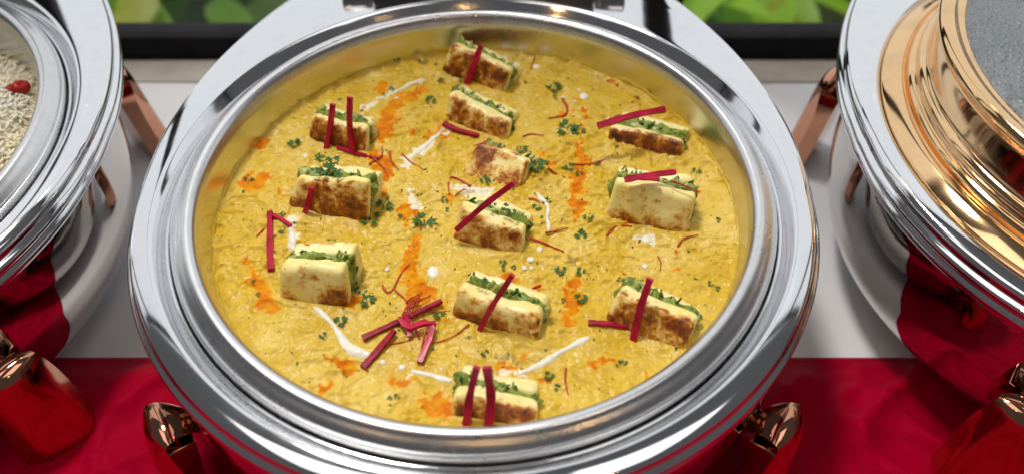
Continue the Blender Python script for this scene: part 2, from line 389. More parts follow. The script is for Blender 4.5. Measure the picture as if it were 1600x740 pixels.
def dish(x, y, label, legs):
    d = empty('chafing_dish', (x, y, 0)); tag(d, label, 'chafing dish', 'chafing dishes in a row on the table')
    obj('frame', frame_m, M['steel'], d); obj('water_pan', body_m, M['body'], d)
    for a in legs:
        l = obj('leg', leg_m, M['copper'], d); l.rotation_euler = (0, 0, R(a))
    h = obj('hinge', hinge_m, M['dark_steel'], d, (0, .268, .031))
    for s in (-1, 1): obj('hinge_knob', knob_m, M['body'], h, (s * .1135, 0, .0))
    return d
CL, CR_ = (-.5186, .0415), (.5204, .0566)
d0 = dish(0, 0, 'round steel chafing dish with copper legs holding the yellow curry', (-36, -144, 38, 142))
d1 = dish(*CL, 'round steel chafing dish with copper legs holding the rice', (-36, -147, 45, 137))
d2 = dish(*CR_, 'round steel chafing dish with copper legs closed by a gold lid', (-52, -129, 38, 143))
fp = obj('food_pan', pan_m, M['pan']); tag(fp, 'brushed steel round food pan filled with yellow curry', 'food pan', 'food pans in the chafing dishes')
fp2 = obj('food_pan', pan_m, M['pan'], None, (*CL, 0)); tag(fp2, 'brushed steel round food pan filled with white rice', 'food pan', 'food pans in the chafing dishes')
# lid
lid_prof = smooth_profile([(.205, .0015), (.2135, .0030), (.2150, .0055), (.2135, .0075), (.2060, .0120), (.2015, .0130), (.2000, .0110), (.1985, .0125), (.1980, .0160), (.1965, .0185), (.1945, .0190), (.1935, .0215), (.1930, .0250), (.1915, .0275), (.1895, .0290), (.1885, .0330), (.1880, .0450), (.1880, .0560), (.1895, .0580), (.1915, .0610), (.1920, .0640), (.1905, .0675), (.1875, .0690), (.1830, .0680), (.1800, .0655), (.1770, .0640), (.1730, .0640), (.1715, .0630), (.1710, .0600)], 4)
ld = obj('lid', lathe('lid', lid_prof, 224), M['gold'], d2); ld['label'] = 'polished gold lid rim with stepped flange'
gl = lathe('lid_glass', smooth_profile([(.1745, .0630), (.1725, .0655), (.165, .0680), (.13, .0730), (.07, .0780), (.0, .0795)], 5), 160)
o = obj('lid_glass', gl, M['steam'], ld); o['label'] = 'grey lid glass covered in condensation'

# ------------------------------------------------------------------ curry sauce
SZ = -.0215
# paneer face corners in photo pixels: bottom left, bottom right, top right, top left; lean back; thickness of slab, filling, slab
PN = [
 ((684,112),(784,147),(793,113),(702,69), 18, (0.0120,0.0072,0.0098), 'browned paneer sandwich by the far pan wall with one red strip across its face'),
 ((691,189),(787,222),(791,190),(695,144), 22, (0.0132,0.0086,0.0142), 'paneer sandwich showing green filling, just behind the flat browned piece'),
 ((712,272),(806,303),(826,243),(746,216), 50, (0.0152,0.0086,0.0142), 'paneer sandwich lying flat with golden spotted top and parsley at its end'),
 ((476,214),(566,245),(566,200),(481,179), 20, (0.0112,0.0086,0.0102), 'small browned paneer sandwich with two upright red strips'),
 ((446,323),(568,351),(576,292),(458,279), 16, (0.0094,0.0101,0.0145), 'paneer sandwich with dark browned face, parsley pile on top and one red strip'),
 ((699,376),(811,400),(819,362),(716,327), 22, (0.0145,0.0108,0.0127), 'paneer sandwich in the middle of the curry with slanting pink red strip on top'),
 ((946,221),(1066,250),(1069,220),(956,192), 22, (0.0100,0.0144,0.0116), 'deeply browned low paneer sandwich with long red strip lying along its top'),
 ((943,344),(1079,368),(1084,311),(960,285), 16, (0.0118,0.0130,0.0113), 'large pale paneer sandwich topped with a pink looped strip and greens'),
 ((429,467),(546,483),(538,424),(433,421), 14, (0.0116,0.0115,0.0149), 'pale paneer sandwich with small brown patch and no strip, beside standing beet strip'),
 ((705,497),(841,537),(844,502),(718,451), 16, (0.0140,0.0072,0.0118), 'paneer sandwich with brown edged front and red strip, right of the beet pile'),
 ((942,504),(1062,549),(1085,511),(966,453), 24, (0.0154,0.0101,0.0105), 'golden crusted paneer sandwich with wide red strip near the right pan wall'),
 ((700,652),(826,668),(836,645),(706,611), 20, (0.0122,0.0086,0.0142), 'half sunk paneer sandwich with two wide red strips by the front pan wall'),
]
def pbase(q):
    A = at(*q[0], SZ); B = at(*q[1], SZ); return A, B
bases = [pbase(q) for q in PN]
def sauce_h(x, y):
    x = np.asarray(x, float); y = np.asarray(y, float)
    r = np.hypot(x, y)
    wx = x + .006 * vnoise(x * 60, y * 60, 9); wy = y + .006 * vnoise(x * 60, y * 60, 4)
    ripple = np.abs(vnoise(wx * 75, wy * 130, 2.2))
    lump = vnoise(x * 210, y * 260, 5.5)
    region = .35 + .65 * sstep(-.35, .35, vnoise(x * 22, y * 22, 7.7))
    h = .0011 * fbm(x * 28, y * 28, 1, 2) + region * (.0019 * (1 - ripple) ** 2 + .0012 * lump + .0007 * vnoise(x * 430, y * 430, 3))
    h = h + .0022 * sstep(.179, .1855, r)
    for A, B in bases:
        ax, ay, bx, by = A.x, A.y, B.x, B.y
        L2 = (bx - ax) ** 2 + (by - ay) ** 2
        t = np.clip(((x - ax) * (bx - ax) + (y - ay) * (by - ay)) / L2, -.05, 1.05)
        d2 = (x - ax - t * (bx - ax)) ** 2 + (y - ay - t * (by - ay)) ** 2
        h = h + .0016 * np.exp(-d2 / .0045 ** 2)
    return h
def blob(x, y, pts):
    """max of soft blobs given as pixel x, pixel y, pixel radius"""
    m = np.zeros_like(x)
    for px, py, pr in pts:
        c = at(px, py, SZ); s = pr * 1.2 / 1386 * (c - CAM).length
        d = np.hypot((x - c.x), (y - c.y) * 1.0) / s
        m = np.maximum(m, 1 - d * .5)
    return m
def path_pts(pts, n=8):
    out = []
    for (a, b, r0), (c, d, r1) in zip(pts[:-1], pts[1:]):
        for i in range(n): t = i / n; out.append((a + (c - a) * t, b + (d - b) * t, r0 + (r1 - r0) * t))
    return out
OIL = path_pts([(652,365,4),(645,400,9),(636,430,14),(655,455,16),(640,475,12)], 6) + path_pts([(384,405,5),(398,430,10),(412,455,10),(425,485,14)], 5) + \
      path_pts([(655,140,9),(615,165,11),(600,195,14),(590,225,8)], 5) + path_pts([(585,245,10),(600,262,12),(596,290,9),(588,310,7)], 5) + \
      path_pts([(912,175,5),(905,215,6),(912,250,8),(902,280,11),(898,315,9),(905,345,6)], 4) + path_pts([(900,432,8),(895,460,11),(892,490,10),(888,505,8)], 4) + \
      path_pts([(612,598,9),(632,602,11),(650,592,6)], 3) + path_pts([(657,626,10),(680,630,12),(700,650,12)], 4) + path_pts([(512,562,5),(540,570,9),(556,580,7)], 3) + \
      [(594,138,11),(400,284,15),(386,290,8),(513,604,10),(545,572,5),(685,208,12),(668,220,9),(640,205,9),(560,195,6),(785,440,12),(838,450,9),(905,160,4),(880,178,8),(945,562,8),(930,575,6),
       (852,600,6),(1010,590,6),(1060,425,7),(985,435,6),(700,310,6),(640,330,14),(632,345,10),(412,225,9),(745,175,4),(850,240,7),(862,255,6),(1058,395,4),(820,560,8),(790,575,9),(770,140,6),(960,130,5),
       (690,475,9),(700,500,8),(440,300,5),(545,470,9),(560,470,7),(985,350,5),(1085,300,5)]
THIN = path_pts([(692,205,5),(668,225,6),(640,250,7),(628,262,5)], 5) + path_pts([(660,124,3),(620,142,4),(580,160,4),(560,180,3)], 5) + path_pts([(455,345,6),(455,370,8),(458,392,8)], 4) + \
       path_pts([(700,290,4),(740,300,9),(770,305,9)], 4) + path_pts([(640,300,5),(648,318,8),(655,330,5)], 3) + [(790,590,8),(810,583,7),(640,590,5),(1000,372,8),(1012,378,7),(900,560,4)]
DARK = path_pts([(780,555,6),(800,562,8),(830,565,7),(850,560,5)], 5) + [(660,100,7),(655,98,4),(905,405,7),(892,402,6),(940,130,5),(965,120,4),(995,155,4),(880,100,4),(930,115,4)]
GX = 520
xs = np.linspace(-.1862, .1862, GX); X, Y = np.meshgrid(xs, xs, indexing='ij')
rr = np.hypot(X, Y); inside = rr < .1862
Z = SZ + sauce_h(X, Y)
wxx = X + .0035 * vnoise(X * 170, Y * 170, 1) + .002 * vnoise(X * 400, Y * 400, 2); wyy = Y + .0035 * vnoise(X * 170, Y * 170, 11) + .002 * vnoise(X * 400, Y * 400, 12)
tex = fbm(X * 150, Y * 150, 6, 3)
oilv = .95 * sstep(.42, .64, blob(wxx, wyy, OIL) + .24 * tex)
filmv = .75 * sstep(.28, .55, blob(wxx, wyy, OIL) + .22 * tex)
thinv = sstep(.50, .70, blob(wxx, wyy, THIN) + .16 * tex)
darkv = .6 * sstep(.45, .7, blob(wxx, wyy, DARK) + .25 * tex)
idx = -np.ones(X.shape, int); idx[inside] = np.arange(inside.sum())
v = np.stack([X[inside], Y[inside], Z[inside]], 1)
a, b, c, d = idx[:-1, :-1], idx[1:, :-1], idx[1:, 1:], idx[:-1, 1:]
ok = (a >= 0) & (b >= 0) & (c >= 0) & (d >= 0)
q = np.stack([a[ok], b[ok], c[ok], d[ok]], 1)
sm_ = bpy.data.meshes.new('sauce'); sm_.vertices.add(len(v)); sm_.vertices.foreach_set('co', v.astype(np.float32).ravel())
sm_.loops.add(len(q) * 4); sm_.loops.foreach_set('vertex_index', q.astype(np.int32).ravel())
sm_.polygons.add(len(q)); sm_.polygons.foreach_set('loop_start', np.arange(len(q), dtype=np.int32) * 4); sm_.polygons.foreach_set('loop_total', np.full(len(q), 4, np.int32))
sm_.update(); sm_.validate(); sm_.shade_smooth()
for nm, arr in (('oil', oilv), ('cream', thinv), ('dark', darkv), ('film', filmv)):
    at_ = sm_.attributes.new(nm, 'FLOAT', 'POINT'); at_.data.foreach_set('value', arr[inside].astype(np.float32))
curry = empty('curry', (0, 0, SZ)); tag(curry, 'thick yellow curry with orange oil and white cream drizzle filling the pan', 'curry')
so = obj('sauce', sm_, M['sauce'], curry); so.location = (0, 0, -SZ)
# sauce film clinging to the pan wall
n = 256; v = []
for i in range(n):
    t = 2 * math.pi * i / n; up = .0035 + .0016 * float(fbm(math.cos(t) * 9, math.sin(t) * 9, 2, 4)); 
    for r, z in ((.1838, SZ - .006), (.18385, SZ + .0008), (.1842 + .00005, SZ + max(.0012, up)), (.1852, SZ + max(.0012, up) + .0004)): v.append((r, t, z))
film = mesh('sauce_edge', [(r * math.cos(t), r * math.sin(t), z) for r, t, z in v], gridfaces(n, 4, True))
fo = obj('sauce_edge', film, M['sauce'], curry); fo.location = (0, 0, -SZ)
def sh(x, y): return SZ + float(sauce_h(np.array([x]), np.array([y]))[0])
def on_sauce(px, py, dz=0.):
    p = at(px, py, SZ); p.z = sh(p.x, p.y) + dz; return p
def pxm(px, py, z=SZ): return (at(px, py, z) - CAM).length / FPX          # metres per pixel there

def ribbon(name, pts, hgt, mat, parent, rough=.12):
    """domed streak lying on the sauce; pts = px, py, half width px"""
    P = smooth_profile(pts, 7); n = len(P); v = []; C = [at(p[0], p[1], SZ) for p in P]
    for i in range(n):
        a = C[min(i + 1, n - 1)] - C[max(i - 1, 0)]; a.z = 0; a.normalize(); s = Vector((-a.y, a.x, 0))
        w = P[i][2] * pxm(P[i][0], P[i][1]) * (1 + rough * random.uniform(-1, 1))
        if i in (0, n - 1): w *= .35
        for j in range(7):
            u = j / 3 - 1; q = C[i] + s * (u * w); hh = hgt * min(1, w / .0022)
            v.append((q.x, q.y, sh(q.x, q.y) - .0004 + hh * math.sqrt(max(0, 1 - u * u)) ** 1.2 - (.0004 if abs(u) > .99 else 0)))
    o = obj(name, mesh(name, v, gridfaces(n, 7, flip=True)), mat, parent); o.location = (0, 0, -SZ); return o
random.seed(5)
for pts in ([(491,481,3),(505,492,6),(520,506,4),(532,524,7),(545,542,10),(562,551,10),(577,556,5),(583,562,3)],
            [(641,578,3),(655,581,5),(672,584,5),(690,590,6),(706,594,5)],
            [(921,528,4),(908,534,7),(890,543,5),(872,553,5),(855,563,7),(838,572,6),(820,580,5),(808,584,3)],
            [(838,303,2),(848,313,5),(856,325,3),(855,342,3),(857,355,4),(857,366,2)],
            [(448,352,2),(456,360,4),(457,375,6),(460,392,5)],
            [(690,206,2),(672,222,4),(655,236,5),(641,250,4)],
            [(662,125,2),(640,133,3),(612,147,2),(588,156,3)],
            [(755,309,3),(745,303,6),(728,298,4)]):
    ribbon('cream_streak', pts, .0016, M['cream'], curry)
drop_m = lathe('cream_drop', smooth_profile([(.0, 1.), (.45, .85), (.85, .4), (1., 0.), (.95, -.3)], 3), 20, None, None, True)
for px, py, s in ((677,427,12),(628,573,6),(598,566,5),(912,150,8),(898,158,3),(806,101,7),(838,106,6),(787,94,7),(794,97,3),(830,420,4),(829,406,6),(843,389,6),(819,421,5),(1008,416,5),(1010,372,9),
                  (640,300,5),(643,318,4),(605,422,4),(645,305,3),(660,340,4),(478,245,5),(1030,290,3),(700,592,4),(735,597,4),(690,575,3),(880,152,3),(555,100,0),(905,140,3),(620,155,3),(950,185,3)):
    if s == 0: continue
    p = on_sauce(px, py); k_ = pxm(px, py); o = obj('cream_drop', drop_m, M['cream'], curry, (p.x, p.y, p.z - SZ))
    o.scale = (s * k_, s * k_ * random.uniform(.75, 1.), min(.0014, s * k_ * .5)); o.rotation_euler = (0, 0, random.uniform(0, 3))

# ------------------------------------------------------------------ paneer sandwiches
def rbox(nx, ny, nz, hx, hy, hz, rad):
    """surface of a rounded box as (points, faces)"""
    bm = bmesh.new(); bmesh.ops.create_cube(bm, size=2)
    bmesh.ops.subdivide_edges(bm, edges=bm.edges[:], cuts=max(nx, ny, nz), use_grid_fill=True)
    P = np.array([vv.co[:] for vv in bm.verts]); F = [[vv.index for vv in f.verts] for f in bm.faces]; bm.free()
    # cluster points toward the edges so that the rounding has support
    P = np.sign(P) * (1 - (1 - np.abs(P)) ** 1.35)
    Q = P * np.array([hx, hy, hz]); inner = np.array([hx, hy, hz]) - rad
    C = np.clip(Q, -inner, inner); D = Q - C; L = np.linalg.norm(D, axis=1, keepdims=True); L[L == 0] = 1
    inf = np.abs(D).max(1, keepdims=True)
    return C + D / L * np.minimum(inf, rad), F
def tri_noise(P, s, seed): return vnoise(P[:, 0] * s + seed, P[:, 1] * s - seed, P[:, 2] * s + 2 * seed)
frames = []
BROWN = [1.0, .80, .72, .88, .80, .68, 1.0, .52, .80, .66, .82, .95]
for pi, (bl, br, tr, tl, lean, th, label) in enumerate(PN):
    A, B = bases[pi]; ex = (B - A); ex.z = 0; ex.normalize(); back = Vector((-ex.y, ex.x, 0))
    up = Vector((0, 0, 1)) * math.cos(R(lean)) + back * math.sin(R(lean)); nrm = ex.cross(up); nrm.normalize()
    if nrm.y > 0: nrm = -nrm                   # faces the viewer side
    O = (A + B) / 2
    Tl = onplane(*tl, O, nrm); Tr = onplane(*tr, O, nrm)
    loc = lambda p: np.array([(p - O).dot(ex), (p - O).dot(up)])
    a2, b2, tr2, tl2 = loc(A), loc(B), loc(Tr), loc(Tl)
    dn = np.array([0, -.014]); a2 = a2 + dn + .3 * (a2 - tl2) * .014 / .03 * [1, 0]; b2 = b2 + dn
    e = empty('paneer_sandwich', O); tag(e, label, 'paneer', 'stuffed paneer pieces in the curry')
    def warp(P, hx, hz, y0):
        u = (P[:, 0] / hx + 1) / 2; w = (P[:, 2] / hz + 1) / 2
        q = ((1 - u) * (1 - w))[:, None] * a2 + (u * (1 - w))[:, None] * b2 + (u * w)[:, None] * tr2 + ((1 - u) * w)[:, None] * tl2
        y = P[:, 1] + y0
        return np.array(ex)[None] * q[:, :1] + np.array(up)[None] * q[:, 1:2] - np.array(nrm)[None] * y[:, None]
    hx = np.linalg.norm(b2 - a2) / 2; hz = np.linalg.norm((tl2 + tr2 - a2 - b2) / 2) / 2
    y = 0.
    for si, t in enumerate(th):
        if si == 1:                                         # filling: lumpy green layer, a bit proud of the slabs
            P, F = rbox(16, 16, 16, hx, t / 2, hz, min(t / 2, .004) * .9)
            P = P * np.array([.97, 1.0, .95])
            L = 1 + 0 * P[:, :1]
            dirn = np.stack([P[:, 0] / hx, 0 * P[:, 0], P[:, 2] / hz], 1) ** 3
            amp = .0004 + .0040 * (1.1 * tri_noise(P, 160, pi * 3.1) + .6 * tri_noise(P, 380, pi) + .15)[:, None]
            P = P + dirn * amp
            WP = warp(P, hx, hz, y + t / 2)
            m = mesh('filling', WP, F)
            # chopped leaf bits pressed into the visible top and ends
            V = [tuple(p) for p in WP]; FF = [tuple(f) for f in F]
            chunk_from = len(F)
            for q_ in range(36):
                w = random.random()
                if random.random() < .62: u_, w_ = random.uniform(-.95, .95), 1.0
                else: u_, w_ = random.choice((-1, 1)), random.uniform(-.1, .95)
                c0 = warp(np.array([[u_ * hx, random.uniform(-.45, .45) * t, w_ * hz]]), hx, hz, y + t / 2)[0]
                o1 = Vector((random.gauss(0, 1), random.gauss(0, 1), random.gauss(.4, .7))).normalized(); o2 = o1.orthogonal().normalized(); o3 = o1.cross(o2)
                s_ = random.uniform(.0012, .0032)
                bi = len(V)
                cc = Vector(c0) + Vector(up) * .0004
                for k1, k2, k3 in ((-1, -.6, 0), (1, -.5, .2), (1.1, .5, 0), (-.9, .6, .25), (0, 0, .5), (0, 0, -.5)):
                    V.append(tuple(cc + o2 * (s_ * k1) + o3 * (s_ * k2 * .8) + o1 * (s_ * k3 * .8)))
                FF += [(bi, bi + 1, bi + 4), (bi + 1, bi + 2, bi + 4), (bi + 2, bi + 3, bi + 4), (bi + 3, bi, bi + 4), (bi + 1, bi, bi + 5), (bi + 2, bi + 1, bi + 5), (bi + 3, bi + 2, bi + 5), (bi, bi + 3, bi + 5)]
            m = mesh('filling', V, FF)
            for mm in ('filling', 'herb', 'pale_green'): m.materials.append(M[mm])
            for q_ in range(36):
                mi = random.choice((0, 0, 1, 2))
                for f_ in range(8): m.polygons[chunk_from + q_ * 8 + f_].material_index = mi
            obj('filling', m, None, e)
        else:
            P, F = rbox(18, 18, 18, hx, t / 2, hz, .0042)
            P0 = P.copy()
            P = P + np.stack([.0024 * tri_noise(P, 48, pi + 7 * si), .0013 * tri_noise(P, 75, pi + 9), .0027 * tri_noise(P, 45, pi + 3 + si) + .0008 * tri_noise(P, 190, pi)], 1)
            P[:, 1] += (.0022 if si == 0 else -.0022) * ((P0[:, 2] / hz) ** 2 * (P0[:, 2] > 0)) * (.4 + .6 * math.sin(pi * 2.1) ** 2)
            WP = warp(P, hx, hz, y + t / 2)
            m = mesh('paneer_slab', WP, F)
            depth = (-P0[:, 1] if si == 0 else P0[:, 1]) / (t / 2)
            u = P0[:, 0] / hx; w = P0[:, 2] / hz
            face = sstep(.55, .98, depth); edge = np.maximum(np.abs(u), np.abs(w)) ** 6
            br_ = face * (BROWN[pi] * (1.02 + .42 * vnoise(u * 1.7 + pi * 5, w * 1.4, si)) - .42 * np.maximum(np.abs(u), np.abs(w) * .9) ** 2.5) + .35 * (sstep(.2, .6, depth) - face) * BROWN[pi]
            rim = np.exp(-((depth - .75) / .35) ** 2) * sstep(.80, .97, np.maximum(w, np.abs(u) * .98)) * (.55 + .5 * vnoise(u * 5, w * 5, pi))
            if si == 0 and pi in (0, 2, 3, 4, 6, 9, 10): br_ = np.maximum(br_, .95 * rim)
            if pi == 8: br_ = br_ * (.35 + 1.25 * sstep(-.1, .6, u) * sstep(.5, -.1, w))
            if pi == 7: br_ = br_ * (.55 + .8 * sstep(.4, -.5, w))
            at_ = m.attributes.new('brown', 'FLOAT', 'POINT'); at_.data.foreach_set('value', np.clip(br_, 0, 1).astype(np.float32))
            obj('paneer_slab', m, M['paneer'], e)
        y += t - .0012
    frames.append((O, ex, up, nrm, back, sum(th), e))

# ------------------------------------------------------------------ red strips and threads
def bar(name, P, wid, thick, upv, mat, label, cat, group, twist=0., taper=.85):
    """flat rectangular strip through points P (3D)"""
    P = [Vector(p) for p in P]; n = len(P); v = []; L = (P[-1] - P[0]).length
    cs = ((-1, -1), (0, -1.08), (1, -1), (1.05, 0), (1, 1), (0, 1.08), (-1, 1), (-1.05, 0))
    O = P[0].copy()
    for i in range(n):
        a = (P[min(i + 1, n - 1)] - P[max(i - 1, 0)]).normalized(); s = a.cross(Vector(upv)).normalized(); u = s.cross(a)
        tw = twist * i / (n - 1); s, u = s * math.cos(tw) + u * math.sin(tw), u * math.cos(tw) - s * math.sin(tw)
        k = 1 - (1 - taper) * i / (n - 1); jj = 1 + random.uniform(-.14, .14)
        for c0, c1 in cs: q = P[i] + s * (c0 * wid * k * jj) + u * (c1 * thick * k) - O; v.append(q)
    N = len(cs); f = [(i * N + j, i * N + (j + 1) % N, (i + 1) * N + (j + 1) % N, (i + 1) * N + j) for i in range(n - 1) for j in range(N)]
    f += [tuple(range(N))[::-1], tuple((n - 1) * N + j for j in range(N))]
    m = mesh(name, v, f, True, 50); o = obj(name, m, mat, None, O); tag(o, label, cat, group); return o
def curve3(P, n=5): return [Vector(q) for q in smooth_profile([tuple(p) for p in P], n)]
G = 'red beet strips garnishing the curry'
def strip_on(pi, p0, p1, w, label, off=.0028, mat='beet', bend=.0):
    O, ex, up, nrm, back, th, e = frames[pi]
    a = onplane(*p0, O + nrm * off, nrm); b = onplane(*p1, O + nrm * off, nrm)
    mid = (a + b) / 2 + nrm * bend + ex * random.uniform(-.0022, .0022)
    if a.z > b.z: a, b = b, a
    hw = w / 2 * pxm(*p0)
    bar('beet_strip', curve3([a, mid, b]), hw, min(.0016, hw * .7), nrm, M[mat], label, 'beet strip', G, .05)
def strip_top(p0, p1, w, zs, label, mat='beet', bend=0.):
    a = at(*p0, SZ + zs[0]); b = at(*p1, SZ + zs[1]); mid = (a + b) / 2 + Vector((0, 0, bend)); hw = w / 2 * pxm(*p0)
    bar('beet_strip', curve3([a, mid, b]), hw, min(.0018, hw * .75), (0, -.5, 1), M[mat], label, 'beet strip', G, .1)
random.seed(9)
strip_on(0, (752,72), (726,141), 9, 'red strip slanting across the browned paneer by the far pan wall')
strip_on(3, (520,163), (507,247), 8, 'longer of two red strips leaning on the small browned paneer, crossing its middle')
strip_on(3, (547,152), (552,240), 8, 'upright red strip at the filling end of the two strip browned paneer')
strip_on(4, (487,293), (468,348), 8, 'short red strip across the paneer that carries the parsley pile')
strip_on(5, (803,286), (713,359), 9, 'pink red strip slanting over the paneer in the middle of the curry', .004)
strip_top((934,197), (1039,171), 9, (.028, .030), 'long red strip lying along the deeply browned low paneer', bend=.002)
strip_top((976,281), (1056,269), 8, (.036, .036), 'pink strip lying on top of the large pale paneer', 'beet', .001)
strip_top((978,277), (1030,280), 6, (.036, .037), 'short thin pink strip beside the longer one on the large pale paneer', 'beet')
strip_on(9, (801,429), (742,530), 9, 'dark red strip slanting across the paneer right of the beet pile')
strip_on(10, (1016,435), (988,538), 11, 'wide red strip across the golden crusted paneer near the right pan wall')
strip_on(11, (745,573), (729,664), 12, 'slanting one of two wide red strips on the half sunk paneer', .003)
strip_on(11, (761,573), (763,664), 14, 'straight one of two wide red strips on the half sunk paneer', .003)
def strip_sauce(pts, w, label, mat='beet', lift=.0015):
    P = [on_sauce(px, py, lift + (q[0] if q else 0)) for px, py, *q in pts]; hw = w / 2 * pxm(pts[0][0], pts[0][1])
    bar('beet_strip', curve3(P), hw, min(.0016, hw * .7), (0, 0, 1), M[mat], label, 'beet strip', G, .25)
strip_sauce([(424,424), (423,380), (424,337)], 10, 'magenta strip standing behind the pale paneer without a strip', 'beet', .002)
strip_sauce([(428,340, .001), (442,348), (456,357)], 6, 'short pink strip beside the top of the magenta strip', 'beet')
strip_sauce([(919,507), (945,510), (978,514)], 8, 'dark red strip at the foot of the golden crusted paneer', 'beet_dark')
strip_sauce([(694,197), (715,206), (748,216)], 8, 'dark strip at the foot of the paneer behind the flat one', 'beet_dark')
strip_sauce([(528,234), (556,244), (592,252)], 6, 'thin dark strip at the foot of the small browned paneer', 'beet_dark')
strip_sauce([(567,530), (630,503), (691,477, .002)], 9, 'long dark red strip crossing the beet pile on the curry', 'beet_dark', .0018)
strip_sauce([(568,577), (590,552), (618,523, .002)], 10, 'straight red strip lying beside the cream streak end', 'beet_dark', .002)
strip_sauce([(656,568), (668,542, .001), (676,520, .003), (668,513, .004)], 10, 'bent red strip hanging down from the beet pile', 'beet', .002)
strip_sauce([(626,506, .003), (640,520, .003), (660,516, .004), (682,513, .003)], 9, 'wavy red strip on top of the beet pile', 'beet', .003)
strip_sauce([(641,530), (640,515, .002), (633,500, .004)], 7, 'short red strip end in the heart of the beet pile', 'beet', .003)
def tube(pts, wpx, label, lift=.0008, mat='thread', group='thin red threads scattered on the curry', z=None):
    P = [on_sauce(px, py, lift + (q[0] if q else 0)) if z is None else at(px, py, SZ + z) for px, py, *q in pts]
    P = curve3(P, 5); n = len(P); O = P[0].copy(); v = []; N = 6; r0 = wpx / 2 * pxm(pts[0][0], pts[0][1])
    for i in range(n):
        a = (P[min(i + 1, n - 1)] - P[max(i - 1, 0)]).normalized(); s = a.cross(Vector((0, 0, 1)))
        s = s.normalized() if s.length > 1e-4 else Vector((1, 0, 0)); u = s.cross(a)
        t = i / (n - 1); r = r0 * (1 - .55 * t) * random.uniform(.85, 1.1)
        for j in range(N): an = 2 * math.pi * j / N; v.append(P[i] + s * (r * math.cos(an)) + u * (r * .8 * math.sin(an)) - O)
    f = [(i * N + j, i * N + (j + 1) % N, (i + 1) * N + (j + 1) % N, (i + 1) * N + j) for i in range(n - 1) for j in range(N)] + [tuple(range(N))[::-1], tuple((n - 1) * N + j for j in range(N))]
    o = obj('red_thread', mesh('red_thread', v, f), M[mat], None, O); tag(o, label, 'thread', group)
TT = [
 ([(598,447),(604,457),(613,455),(622,437),(631,421),(640,413)], 4, 'hooked red thread reaching up out of the beet pile'),
 ([(617,455),(632,468),(640,482),(642,497,.002)], 3, 'thread joining the hooked thread to the beet pile'),
 ([(643,496,.003),(650,478,.002),(655,465),(652,460)], 3.5, 'curling thread loop over the long strip of the beet pile'),
 ([(637,508,.004),(633,492,.004),(642,480,.003),(660,474,.002)], 3.5, 'thread arching over the heart of the beet pile'),
 ([(632,505,.004),(640,490,.004),(655,480,.003)], 3, 'short arched thread in the beet pile'),
 ([(609,539),(628,535),(646,530)], 3, 'thin straight thread under the bent strip of the pile'),
 ([(733,510),(712,523),(690,532),(675,536)], 3, 'long thin thread trailing from the pile to the brown edged paneer'),
 ([(660,487,.002),(684,489),(704,487)], 3, 'thin thread trailing sideways from the beet pile to the paneer'),
 ([(735,294),(718,283),(705,280),(701,290),(702,306)], 4, 'dark hooked thread in front of the flat golden paneer'),
 ([(741,302),(725,299),(710,308)], 3.5, 'orange curled thread in front of the flat golden paneer'),
 ([(879,156),(886,170),(883,180),(870,185),(857,186)], 5, 'bent red thread on bare curry beside the big parsley sprig'),
 ([(817,215),(830,211),(849,214)], 3, 'fine thread beside the flat golden paneer and parsley'),
 ([(892,257),(925,256),(957,247)], 4, 'long red thread with parsley on it between two browned pieces'),
 ([(856,268),(870,272),(883,279)], 4, 'short thread near the parsley end of the flat golden paneer'),
 ([(852,366),(868,363),(887,359)], 4, 'short straight thread at the foot of the thin cream trickle'),
 ([(826,374),(848,379),(862,384),(881,394)], 5, 'thick thread sticking out beside the middle paneer'),
 ([(826,312),(835,314),(845,319)], 3.5, 'short thread on the thin cream trickle'),
 ([(948,368),(958,357),(975,354),(987,357)], 4, 'curved thread at the foot of the large pale paneer'),
 ([(1058,388),(1068,375),(1090,370)], 3.5, 'curved thread on bare curry by the large pale paneer corner'),
 ([(1027,403),(1032,412),(1031,424)], 3, 'small upright thread above the golden crusted paneer'),
 ([(884,576),(883,597),(888,617)], 4, 'lone upright thread by the front pan wall'),
 ([(839,78),(834,94),(829,110)], 2.5, 'fine thread near the far pan wall'),
 ([(609,240),(612,255),(623,267)], 4.5, 'hooked thread on the orange oil beside the small browned paneer'),
 ([(628,243),(643,256),(662,266)], 3, 'fine thread on the white cream smear'),
 ([(402,372),(412,360),(428,347)], 3, 'fine thread crossing the foot of the magenta strip'),
 ([(578,262),(588,252),(597,246),(598,234)], 4, 'curling thread in the oil by the small browned paneer'),
 ([(580,248),(592,258),(602,268),(606,278)], 3, 'thread running down the orange oil streak'),
 ([(845,446),(832,452),(822,463)], 5, 'short thick thread behind the brown edged paneer'),
]
for pts, w, lab in TT: tube(pts, w, lab)
for pts in ([(628,512,.004),(634,496,.006),(645,484,.005),(652,470,.002)], [(640,522,.003),(652,512,.006),(668,508,.005),(680,516,.003)], [(646,505,.005),(640,492,.006),(650,480,.004),(668,468,.002),(672,462)],
            [(634,520,.003),(630,504,.006),(638,490,.005),(648,488,.003)], [(660,545),(664,528,.003),(672,514,.005),(660,504,.005)], [(636,478,.002),(642,470,.001),(652,466,.001),(660,458)], [(655,530,.001),(648,516,.005),(636,504,.005),(622,500,.002)]):
    tube(pts, 4, 'tangled red thread in the heap of beet strips on the curry', mat=random.choice(('thread', 'beet')), group='tangled threads of the beet pile')
tube([(764,218),(752,224),(739,228)], 3, 'fine thread lying on the flat golden paneer', mat='thread', z=.026)
tube([(1048,283),(1064,288),(1092,300)], 3.5, 'dark thread on the greens of the large pale paneer', mat='beet_dark', z=.033)

